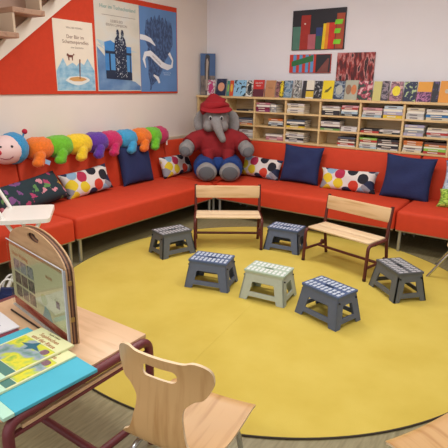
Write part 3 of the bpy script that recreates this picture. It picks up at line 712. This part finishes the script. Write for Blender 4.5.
GD = mat('5e6368', 0.55, var=0.05, scale=30); GT = mat('52575e', 0.5); GG = mat('b8b8bc', 0.5)
SD = mat('b2bcb2', 0.55, var=0.04, scale=30); ST = mat('a9bcac', 0.5); SS = mat('e0e4e2', 0.5)
RZ = 0.0095
s_blue = make_stool('slate blue step stool with pale dots, the nearest one in front of the rug centre', BD, BT, DD, (-1.072, 2.798, RZ), R(-16.3))
copy_tree(s_blue, (-2.018, 2.768, RZ), R(16.4), 'slate blue step stool with pale dots, beside the left side of the pale green one')
copy_tree(s_blue, (-1.95, 3.865, RZ), R(6.8), 'slate blue step stool standing between the two benches')
make_stool('pale sage green step stool with white dots, the only light one', SD, ST, SS, (-1.551, 2.833, RZ), R(6.9))
s_gr = make_stool('dark grey step stool with light grey dots, left of the first bench', GD, GT, GG, (-2.736, 3.132, RZ), R(70.9))
copy_tree(s_gr, (-0.803, 3.474, RZ), R(-41.8), 'dark grey step stool with light grey dots, rightmost beside the right bench')

# ------------------------------------------------------------------ children's benches
def make_bench(label, loc, rz):
    t = thing('bench', label, 'bench', loc, rz, 'small wooden benches on the rug')
    L = 0.298; r = 0.014
    # local x along the bench, -y to the front; seat z 0.30
    obj('seat_board', BX(-L-0.005, L+0.005, -0.135, -0.015, 0.293, 0.31, bev=0.005), PALE, t, smooth=True)
    obj('seat_board', BX(-L-0.005, L+0.005, -0.008, 0.112, 0.293, 0.31, bev=0.005), PALE, t, smooth=True)
    bm = BX(-L-0.012, L+0.012, -0.008, 0.008, -0.06, 0.06, bev=0.005)
    obj('back_slat', bm, BEECH, t, loc=(0, 0.138, 0.49), rot=(R(-6), 0, 0), smooth=True)
    for s in (-1, 1):
        x = s*(L+0.012)
        path = round_path([(x, -0.165, 0), (x, -0.150, 0.285), (x, 0.105, 0.285)], 0.035)
        obj('leg', TB(path, r, 10), MAROON, t, smooth=True)
        obj('leg', TB([(x, 0.170, 0), (x, 0.118, 0.285), (x, 0.130, 0.40), (x, 0.160, 0.56)], r, 10), MAROON, t, smooth=True)
        obj('side_rail', TB([(x, -0.159, 0.105), (x, 0.150, 0.105)], r*0.85, 10), MAROON, t, smooth=True)
        obj('stacking_knob', TB([(x-s*0.006, 0.11, 0.118), (x+s*0.016, 0.11, 0.118)], 0.02, 14), MAROON, t, smooth=True)
        obj('bolt', ball(bmesh.new(), (x+s*0.004, -0.06, 0.285), 0.014, 10, 8), MAROON, t, smooth=True)
        for sy in (-0.165, 0.170):
            obj('foot_cap', TB([(x, sy, 0), (x, sy*0.995, 0.02)], 0.015, 10), mat('3a1c18', 0.6), t)
    obj('stretcher', TB([(-L-0.012, 0.03, 0.105), (L+0.012, 0.03, 0.105)], r*0.85, 10), MAROON, t, smooth=True)
    return t
b1 = make_bench('small bench of pale wood and dark red tube in front of the plush elephant', (-2.46, 3.63, RZ), R(36.5))
copy_tree(b1, (-1.335, 3.765, RZ), R(-13.5), 'small bench of pale wood and dark red tube between the two rightmost dark stools')

# ------------------------------------------------------------------ bent plywood chairs
PF = [(0.225, 0.288), (0.205, 0.302), (0.17, 0.308), (0.05, 0.300), (-0.07, 0.302), (-0.12, 0.311), (-0.155, 0.333), (-0.175, 0.37), (-0.18, 0.44), (-0.172, 0.52), (-0.165, 0.60), (-0.168, 0.65), (-0.178, 0.70)]
def catmull(P, n=6):
    out = []
    for i in range(len(P)-1):
        p0, p1, p2, p3 = P[max(0, i-1)], P[i], P[i+1], P[min(len(P)-1, i+2)]
        for k in range(n):
            t = k/n
            out.append(tuple(0.5*((2*b)+(-a+c)*t+(2*a-5*b+4*c-d)*t*t+(-a+3*b-3*c+d)*t**3) for a, b, c, d in zip(p0, p1, p2, p3)))
    out.append(P[-1]); return out
CP = catmull(PF); CS = [0.0]
for a, b in zip(CP, CP[1:]): CS.append(CS[-1] + math.hypot(b[0]-a[0], b[1]-a[1]))
def on_curve(s):
    s = max(0, min(CS[-1]-1e-6, s))
    for i in range(len(CS)-1):
        if CS[i+1] >= s:
            f = (s-CS[i])/(CS[i+1]-CS[i]); a, b = CP[i], CP[i+1]
            tx, tz = b[0]-a[0], b[1]-a[1]; L = math.hypot(tx, tz)
            return a[0]+tx*f, a[1]+tz*f, -tz/L*-1, tx/L*-1
def make_chair(label, loc, rz, splay=0.0):
    t = thing('chair', label, 'chair', loc, rz, 'bent plywood children chairs')
    S = CS[-1]
    def zs(z):   # arc length where the back reaches height z
        for p, s in zip(CP, CS):
            if p[0] < -0.1 and p[1] >= z: return s
        return S
    half = [(0.0, 0), (0.145, 0), (0.168, 0.006), (0.180, 0.022), (0.182, 0.06), (0.182, 0.16), (0.180, 0.25), (0.170, 0.31), (0.150, zs(0.345)), (0.112, zs(0.387)), (0.092, zs(0.465)), (0.088, zs(0.492)),
            (0.092, zs(0.515)), (0.120, zs(0.535)), (0.152, zs(0.560)), (0.173, zs(0.590)), (0.179, zs(0.620)), (0.173, zs(0.655)), (0.152, zs(0.678)), (0.120, zs(0.685)), (0.09, zs(0.678)), (0.045, zs(0.672)), (0, zs(0.671))]
    hs = catmull(half, 5)
    out = hs + [(-x, s) for x, s in reversed(hs) if x > 1e-6]
    hole = rrect(-0.066, 0.066, zs(0.590), zs(0.635), 0.02, 6)
    # dense flat mesh first, then bent along the profile
    v, fs = flat2d(out, [hole])
    bm = bmesh.new(); vs = [bm.verts.new((p.x, p.y, 0)) for p in v]
    for f in fs: bm.faces.new([vs[i] for i in f])
    s = 0.012
    while s < S:
        bmesh.ops.bisect_plane(bm, geom=list(bm.verts)+list(bm.edges)+list(bm.faces), plane_co=(0, s, 0), plane_no=(0, 1, 0)); s += 0.012
    for k in range(-9, 10):
        bmesh.ops.bisect_plane(bm, geom=list(bm.verts)+list(bm.edges)+list(bm.faces), plane_co=(k*0.02, 0, 0), plane_no=(1, 0, 0))
    bm.verts.ensure_lookup_table(); bm.faces.ensure_lookup_table()
    V = [vv.co.copy() for vv in bm.verts]; FF = [[x.index for x in f.verts] for f in bm.faces]; bm.free()
    bm = bmesh.new(); th = 0.009
    def m3(p, off):
        y, z, ny, nz = on_curve(p.y)
        back = max(0.0, min(1.0, (z-0.40)/0.12)) if y < -0.1 else 0.0
        y += back*1.1*p.x*p.x; dz = (1-back)*0.35*p.x*p.x
        return Vector((p.x, y + ny*off, z + nz*off + dz))
    a = [bm.verts.new(m3(p, 0)) for p in V]; b = [bm.verts.new(m3(p, th)) for p in V]
    cnt = set()
    for f in FF:
        bm.faces.new([a[i] for i in f]); bm.faces.new([b[i] for i in reversed(f)])
        for i in range(len(f)): cnt.add((f[i], f[(i+1) % len(f)]))
    for (i, j) in list(cnt):
        if (j, i) not in cnt:
            ff = bm.faces.new((a[j], a[i], b[i], b[j])); ff.material_index = 1
    obj('seat_shell', bm, [PLYCH, PALE], t, smooth=True, angle=50)
    for sx in (-1, 1):
        x = sx*0.135
        obj('leg', TB(round_path([(x*1.22+sx*splay, 0.17, 0), (x*1.05, 0.13, 0.27), (x*0.9, 0.0, 0.286)], 0.05), 0.0105, 12), CHROME, t, smooth=True)
        obj('leg', TB(round_path([(x*1.25+sx*splay, -0.20, 0), (x*1.05, -0.135, 0.265), (x*0.9, 0.0, 0.286)], 0.05), 0.0105, 12), CHROME, t, smooth=True)
    obj('crossbar', TB([(-0.122, 0.0, 0.285), (0.122, 0.0, 0.285)], 0.0105, 12), CHROME, t, smooth=True)
    return t
PLYCH = wood('cda470', 'b98c58', 0.36, (14, 1.2, 1.2))
ch = make_chair('bent plywood chair with a hand slot in its back, at the table corner in front', (-0.918, 1.112, RZ), R(8))
copy_tree(ch, (-0.031, 1.505, RZ), R(63), 'plywood chair of which only a pale seat corner shows at the bottom right')
make_chair('chair at the right picture edge showing one slanting silver leg', (-0.385, 4.12, 0), R(180), 0.14)

# ------------------------------------------------------------------ children's table with maroon frame
tb = thing('table', "children's table with pale wooden top and dark red tube frame at the left", 'table', (-1.61, 0.935, 0))
X0, X1, Y0, Y1, ZT = -0.40, 0.40, -0.315, 0.315, 0.52
obj('table_top', BX(X0+0.028, X1-0.03, Y0-0.0, Y1, ZT-0.022, ZT-0.001, bev=0.004), TABLETOP, tb, smooth=True)
for x in (X0+0.01, X1-0.012):
    path = round_path([(x, Y0+0.005, 0), (x, Y0+0.005, ZT-0.018), (x, Y1-0.005, ZT-0.018), (x, Y1-0.005, 0)], 0.055, 7)
    obj('leg_frame', TB(path, 0.018, 12, flat=(1, 1)), TABLERED, tb, smooth=True)
    obj('apron_strip', BX(x-0.008, x+0.008, Y0+0.05, Y1-0.05, ZT-0.062, ZT-0.048, bev=0.002), TABLETOP, tb)
    obj('apron_rail', BX(x-0.010, x+0.010, Y0+0.02, Y1-0.02, ZT-0.076, ZT-0.064, bev=0.002), TABLERED, tb)
    obj('crossbar', TB([(x, Y0+0.01, 0.15), (x, Y1-0.01, 0.15)], 0.016, 12), TABLERED, tb, smooth=True)
obj('stretcher', TB([(X0+0.01, 0.02, 0.15), (X1-0.012, 0.02, 0.15)], 0.016, 12), TABLERED, tb, smooth=True)
obj('brace', TB([(X1-0.02, -0.19, ZT-0.07), (X1-0.16, 0.0, ZT-0.03)], 0.006, 8), TABLERED, tb, smooth=True)

# things on the table
def lying(name, label, cat_, cx, cy, z, w, d, h, rot, m, group=None):
    t = thing(name, label, cat_, (cx, cy, z), R(rot), group); return t
TOP = 0.5195
TQ = mat('48b2cc', 0.55, var=0.05, scale=6)
fo = thing('folder', 'large turquoise cardboard folder with a mint strip lying on the table edge', 'folder', (-1.435, 0.80, TOP), R(-4))
obj('cover', BX(-0.23, 0.235, -0.135, 0.17, 0, 0.013, bev=0.002), TQ, fo)
obj('end_strip', BX(-0.23, 0.235, -0.172, -0.135, 0, 0.0135, bev=0.002), mat('b4e0cc', 0.55), fo)
ART = ramp_mat('cover_painting', [(0.28,'3c6c78'),(0.40,'7c9c94'),(0.47,'98a8bc'),(0.53,'b8cc50'),(0.6,'e0d838'),(0.68,'8cb850'),(0.78,'c89848')], 'noise', 12, (1,1,1), 0.45, 'LINEAR', 3)
def picture_book(label, cx, cy, z, rot):
    t = thing('picture_book', label, 'book', (cx, cy, z), R(rot), 'identical green and yellow picture books on the table')
    w, d, h = 0.215, 0.31, 0.008
    obj('cover', BX(-w/2, w/2, -d/2, d/2, 0, h, bev=0.001), mat('dfe2b0', 0.45), t)
    obj('cover_painting', BX(-w/2+0.008, w/2-0.008, -d/2+0.085, d/2-0.075, h, h+0.0006), ART, t)
    obj('teal_band', BX(-w/2+0.008, w/2-0.008, -d/2+0.045, -d/2+0.082, h, h+0.0006), mat('4c8078', 0.45), t)
    obj('mint_band', BX(-w/2, w/2, -d/2, -d/2+0.044, h, h+0.0006), mat('bfe4cc', 0.45), t)
    obj('fox_picture', slab(bmesh.new(), rrect(w/2-0.055, w/2-0.02, d/2-0.115, d/2-0.085, 0.012), 0.0006, fn=lambda u, v, w_: (u, v, h+0.0007+w_)), mat('8c6878', 0.5, var=0.5, scale=60), t)
    # winged creature in dark blue on the painting
    obj('bird_picture', slab(bmesh.new(), [(-0.06,0.03),(-0.02,0.05),(0.0,0.075),(0.01,0.05),(0.05,0.035),(0.01,0.03),(-0.01,0.01),(-0.015,0.03)], 0.0006, fn=lambda u, v, w_: (u, v+0.01, h+0.0007+w_)), mat('2c6880', 0.5), t)
    RD = mat('b0683c', 0.6)
    text('title', 'Sophiechen\nund der Riese', 0.026, RD, t, (0.0, d/2-0.042, h+0.0008), rot=(0, 0, 0))
    text('author_line', 'Sophie Schmid', 0.012, mat('8a7a5c', 0.6), t, (0.0, d/2-0.016, h+0.0008), rot=(0, 0, 0))
    return t
picture_book('green and yellow picture book, the lower of the overlapping pair', -1.425, 0.81, TOP+0.0136, -3)
picture_book('green and yellow picture book, lying on top of its twin', -1.475, 0.84, TOP+0.0136+0.0095, -3)
mb = thing('maroon_book', 'thin maroon book under the white booklet on the table', 'book', (-1.80, 0.875, TOP), R(-8))
obj('cover', BX(-0.105, 0.125, -0.12, 0.10, 0, 0.007, bev=0.001), mat('7c3040', 0.5), mb)
obj('pages', BX(-0.10, 0.122, -0.121, 0.0995, 0.002, 0.005), PAPER, mb)
wb = thing('booklet', 'white booklet with small dark print at the left table edge', 'booklet', (-1.80, 0.885, TOP+0.0075), R(-8))
obj('cover', BX(-0.11, 0.105, -0.11, 0.10, 0, 0.006, bev=0.001), mat('e0e0e6', 0.5), wb)
text('cover_title', 'KOSMOS', 0.04, mat('3c4058', 0.6), wb, (-0.03, 0.02, 0.0063), rot=(0, 0, R(0)))
obj('blue_rule', BX(-0.08, 0.08, -0.02, -0.017, 0.006, 0.0065), mat('6c88b4', 0.6), wb)
tag(obj('stick', TB([(-1.865, 1.045, TOP+0.0045), (-1.565, 1.010, TOP+0.0045)], 0.004, 6), mat('2a1c18', 0.5)), 'thin dark pencil lying on the table in front of the wooden display case', 'stick')  # thin dark line along the foot of the display case, built as a stick

# ------------------------------------------------------------------ wooden display case with an acrylic pocket
dc = thing('display_case', 'arched wooden display case with hand hole and clear pocket of photos on the table', 'display case', (-1.656, 1.066, TOP+0.0005), R(-10))
hw = 0.26
arch = [(-hw, 0), (hw, 0), (hw, 0.30)] + [(hw*math.cos(PI*k/18)*1.0, 0.30 + 0.112*math.sin(PI*k/18)**1.1) for k in range(1, 18)] + [(-hw, 0.30)]
hole = [(0.0+0.052*math.cos(2*PI*k/20), 0.378+0.019*math.sin(2*PI*k/20)) for k in range(20)]
CASEW = wood('c09c74', 'a98460', 0.45, (2, 12, 12)); DKB = mat('4a2c22', 0.5)
def board_(y, th, m, nm='board'):
    obj(nm, slab(bmesh.new(), arch, th, [hole], fn=lambda u, v, w: (u, y+w, v)), m, dc, smooth=False)
board_(-0.012, 0.006, CASEW, 'front_board'); board_(0.016, 0.006, CASEW, 'back_board')
inner = [(x*0.985, z*0.985+0.002) for x, z in arch]
inn = []
for a0_, b0_, m_ in ((-0.0057, 0.0075, DKB), (0.0021, 0.006, mat('8c6448', 0.5)), (0.0084, 0.0073, DKB)):
    obj('inner_layer', slab(bmesh.new(), inner, b0_, [hole], fn=lambda u, v, w: (u, a0_+w, v)), m_, dc)
for z in (0.10, 0.25):
    obj('brass_clasp', BX(hw-0.004, hw+0.004, -0.006, 0.008, z, z+0.018, bev=0.001), mat('a88c50', 0.4, 0.6), dc)
sheet = obj('photo_sheet', BX(-hw+0.004, hw-0.012, -0.0150, -0.0135, 0.006, 0.292), mat('cfcfa8', 0.6), dc)
obj('red_band', BX(-hw+0.006, hw-0.014, -0.0158, -0.0151, 0.008, 0.045), mat('a83a30', 0.6), sheet)
for i in range(3):
    for j in range(3):
        c = ['6c7c80','8c9498','5c6c64','5c4a44','6c5850','4c5450','6a6258','7c7c78','5a5a54'][j*3+i]
        x = -hw+0.04+i*0.068; z = 0.185-j*0.062
        obj('photo', BX(x, x+0.058, -0.0160, -0.0151, z, z+0.052), ramp_mat('photo', [(0.35, c), (0.5, 'a8acac' if j == 0 else '8c8078'), (0.65, c)], 'noise', 40, (1, 1, 1), 0.5, 'LINEAR'), sheet)
text('title', 'Unser Waldtag', 0.026, mat('b87c50', 0.6), sheet, (-hw+0.03, -0.0154, 0.252), align='LEFT')
text('title', 'BILDER', 0.018, mat('b87c50', 0.6), sheet, (0.09, -0.0154, 0.235), align='LEFT')
obj('photo', BX(0.165, 0.193, -0.0160, -0.0151, 0.13, 0.16), mat('6c3c2c', 0.5), sheet)
obj('logo', slab(bmesh.new(), rrect(0.03, 0.085, 0.105, 0.15, 0.02), 0.0007, fn=lambda u, v, w: (u, -0.0158+w, v)), mat('b4bc7c', 0.6), sheet)
obj('blue_picture', slab(bmesh.new(), [(0.03,0.046),(0.12,0.046),(0.10,0.085),(0.06,0.10)], 0.0007, fn=lambda u, v, w: (u, -0.0158+w, v)), mat('7ca8ac', 0.6), sheet)
def acrylic():
    m = bpy.data.materials.new('acrylic'); m.use_nodes = True; nt = m.node_tree
    out = nt.nodes['Material Output']; nt.nodes.remove(nt.nodes['Principled BSDF'])
    tr = nt.nodes.new('ShaderNodeBsdfTransparent'); gl = nt.nodes.new('ShaderNodeBsdfGlossy'); gl.inputs['Roughness'].default_value = 0.06
    mx = nt.nodes.new('ShaderNodeMixShader')
    tr.inputs[0].default_value = (0.96, 0.97, 0.95, 1)
    mx.inputs[0].default_value = 0.13; nt.links.new(tr.outputs[0], mx.inputs[1]); nt.links.new(gl.outputs[0], mx.inputs[2]); nt.links.new(mx.outputs[0], out.inputs[0])
    return m
ACR = acrylic()
obj('acrylic_pocket', BX(-hw, hw-0.003, -0.024, -0.0215, 0.004, 0.315), ACR, dc)
EDG = mat('c8ccd4', 0.25)
obj('pocket_edge', TB([(-hw, -0.0228, 0.317), (hw-0.003, -0.0228, 0.317)], 0.0025, 8), EDG, dc)
obj('pocket_edge', TB([(hw-0.003, -0.0228, 0.004), (hw-0.003, -0.0228, 0.317)], 0.0025, 8), EDG, dc)
obj('pocket_end', BX(hw-0.006, hw-0.003, -0.0213, -0.0123, 0.004, 0.312), mat('a8b0bc', 0.3), dc)
obj('pocket_floor', BX(-hw, hw-0.006, -0.024, -0.0123, 0.0, 0.0038), EDG, dc)

# ------------------------------------------------------------------ white folding metal chair behind the table
wc = thing('folding_stool', 'white metal folding stool with square seat between table and left sofa', 'stool', (-2.96, 1.86, 0), R(49))
WM = mat('eceae4', 0.35)
seat = slab(bmesh.new(), rrect(-0.165, 0.165, -0.205, 0.205, 0.035), 0.028, fn=lambda u, v, w: (u, v, 0.592+w))
obj('seat', seat, WM, wc, smooth=True)
for s in (-1, 1):
    obj('leg', TB([(-0.22, s*0.17, 0), (0.10, s*0.17, 0.595)], 0.013, 10), WM, wc, smooth=True)
    obj('leg', TB([(0.22, s*0.15, 0), (-0.12, s*0.15, 0.595), (-0.25, s*0.15, 0.86)], 0.013, 10), WM, wc, smooth=True)
obj('crossbar', TB([(-0.25, -0.15, 0.86), (-0.25, 0.15, 0.86)], 0.013, 10), WM, wc, smooth=True)
obj('crossbar', TB([(0.16, -0.15, 0.105), (0.16, 0.15, 0.105)], 0.011, 10), WM, wc, smooth=True)
obj('crossbar', TB([(-0.145, -0.17, 0.14), (-0.145, 0.17, 0.14)], 0.011, 10), WM, wc, smooth=True)

bag = thing('tote_bag', 'navy cloth tote bag with white rope handles on the floor behind the table', 'bag', (-2.47, 1.40, 0), R(40))
b = bmesh.new(); box(b, -0.17, 0.17, -0.06, 0.06, 0, 0.34)
bmesh.ops.bevel(b, geom=list(b.edges), offset=0.03, segments=3, affect='EDGES')
for v in b.verts:
    v.co.y *= 1 - 0.55*max(0, v.co.z/0.34); v.co += Vector((0, 0.01*noise.noise(v.co*14), 0))
obj('body', b, NAVY, bag, smooth=True)
for sy in (-1, 1):
    obj('handle', TB([(0.075*math.cos(PI*k/16)*(1 if k else 1), sy*0.035, 0.22 + (0.19*math.sin(PI*k/16))) for k in range(17)], 0.0055, 8), mat('e4e2dc', 0.7), bag, smooth=True)
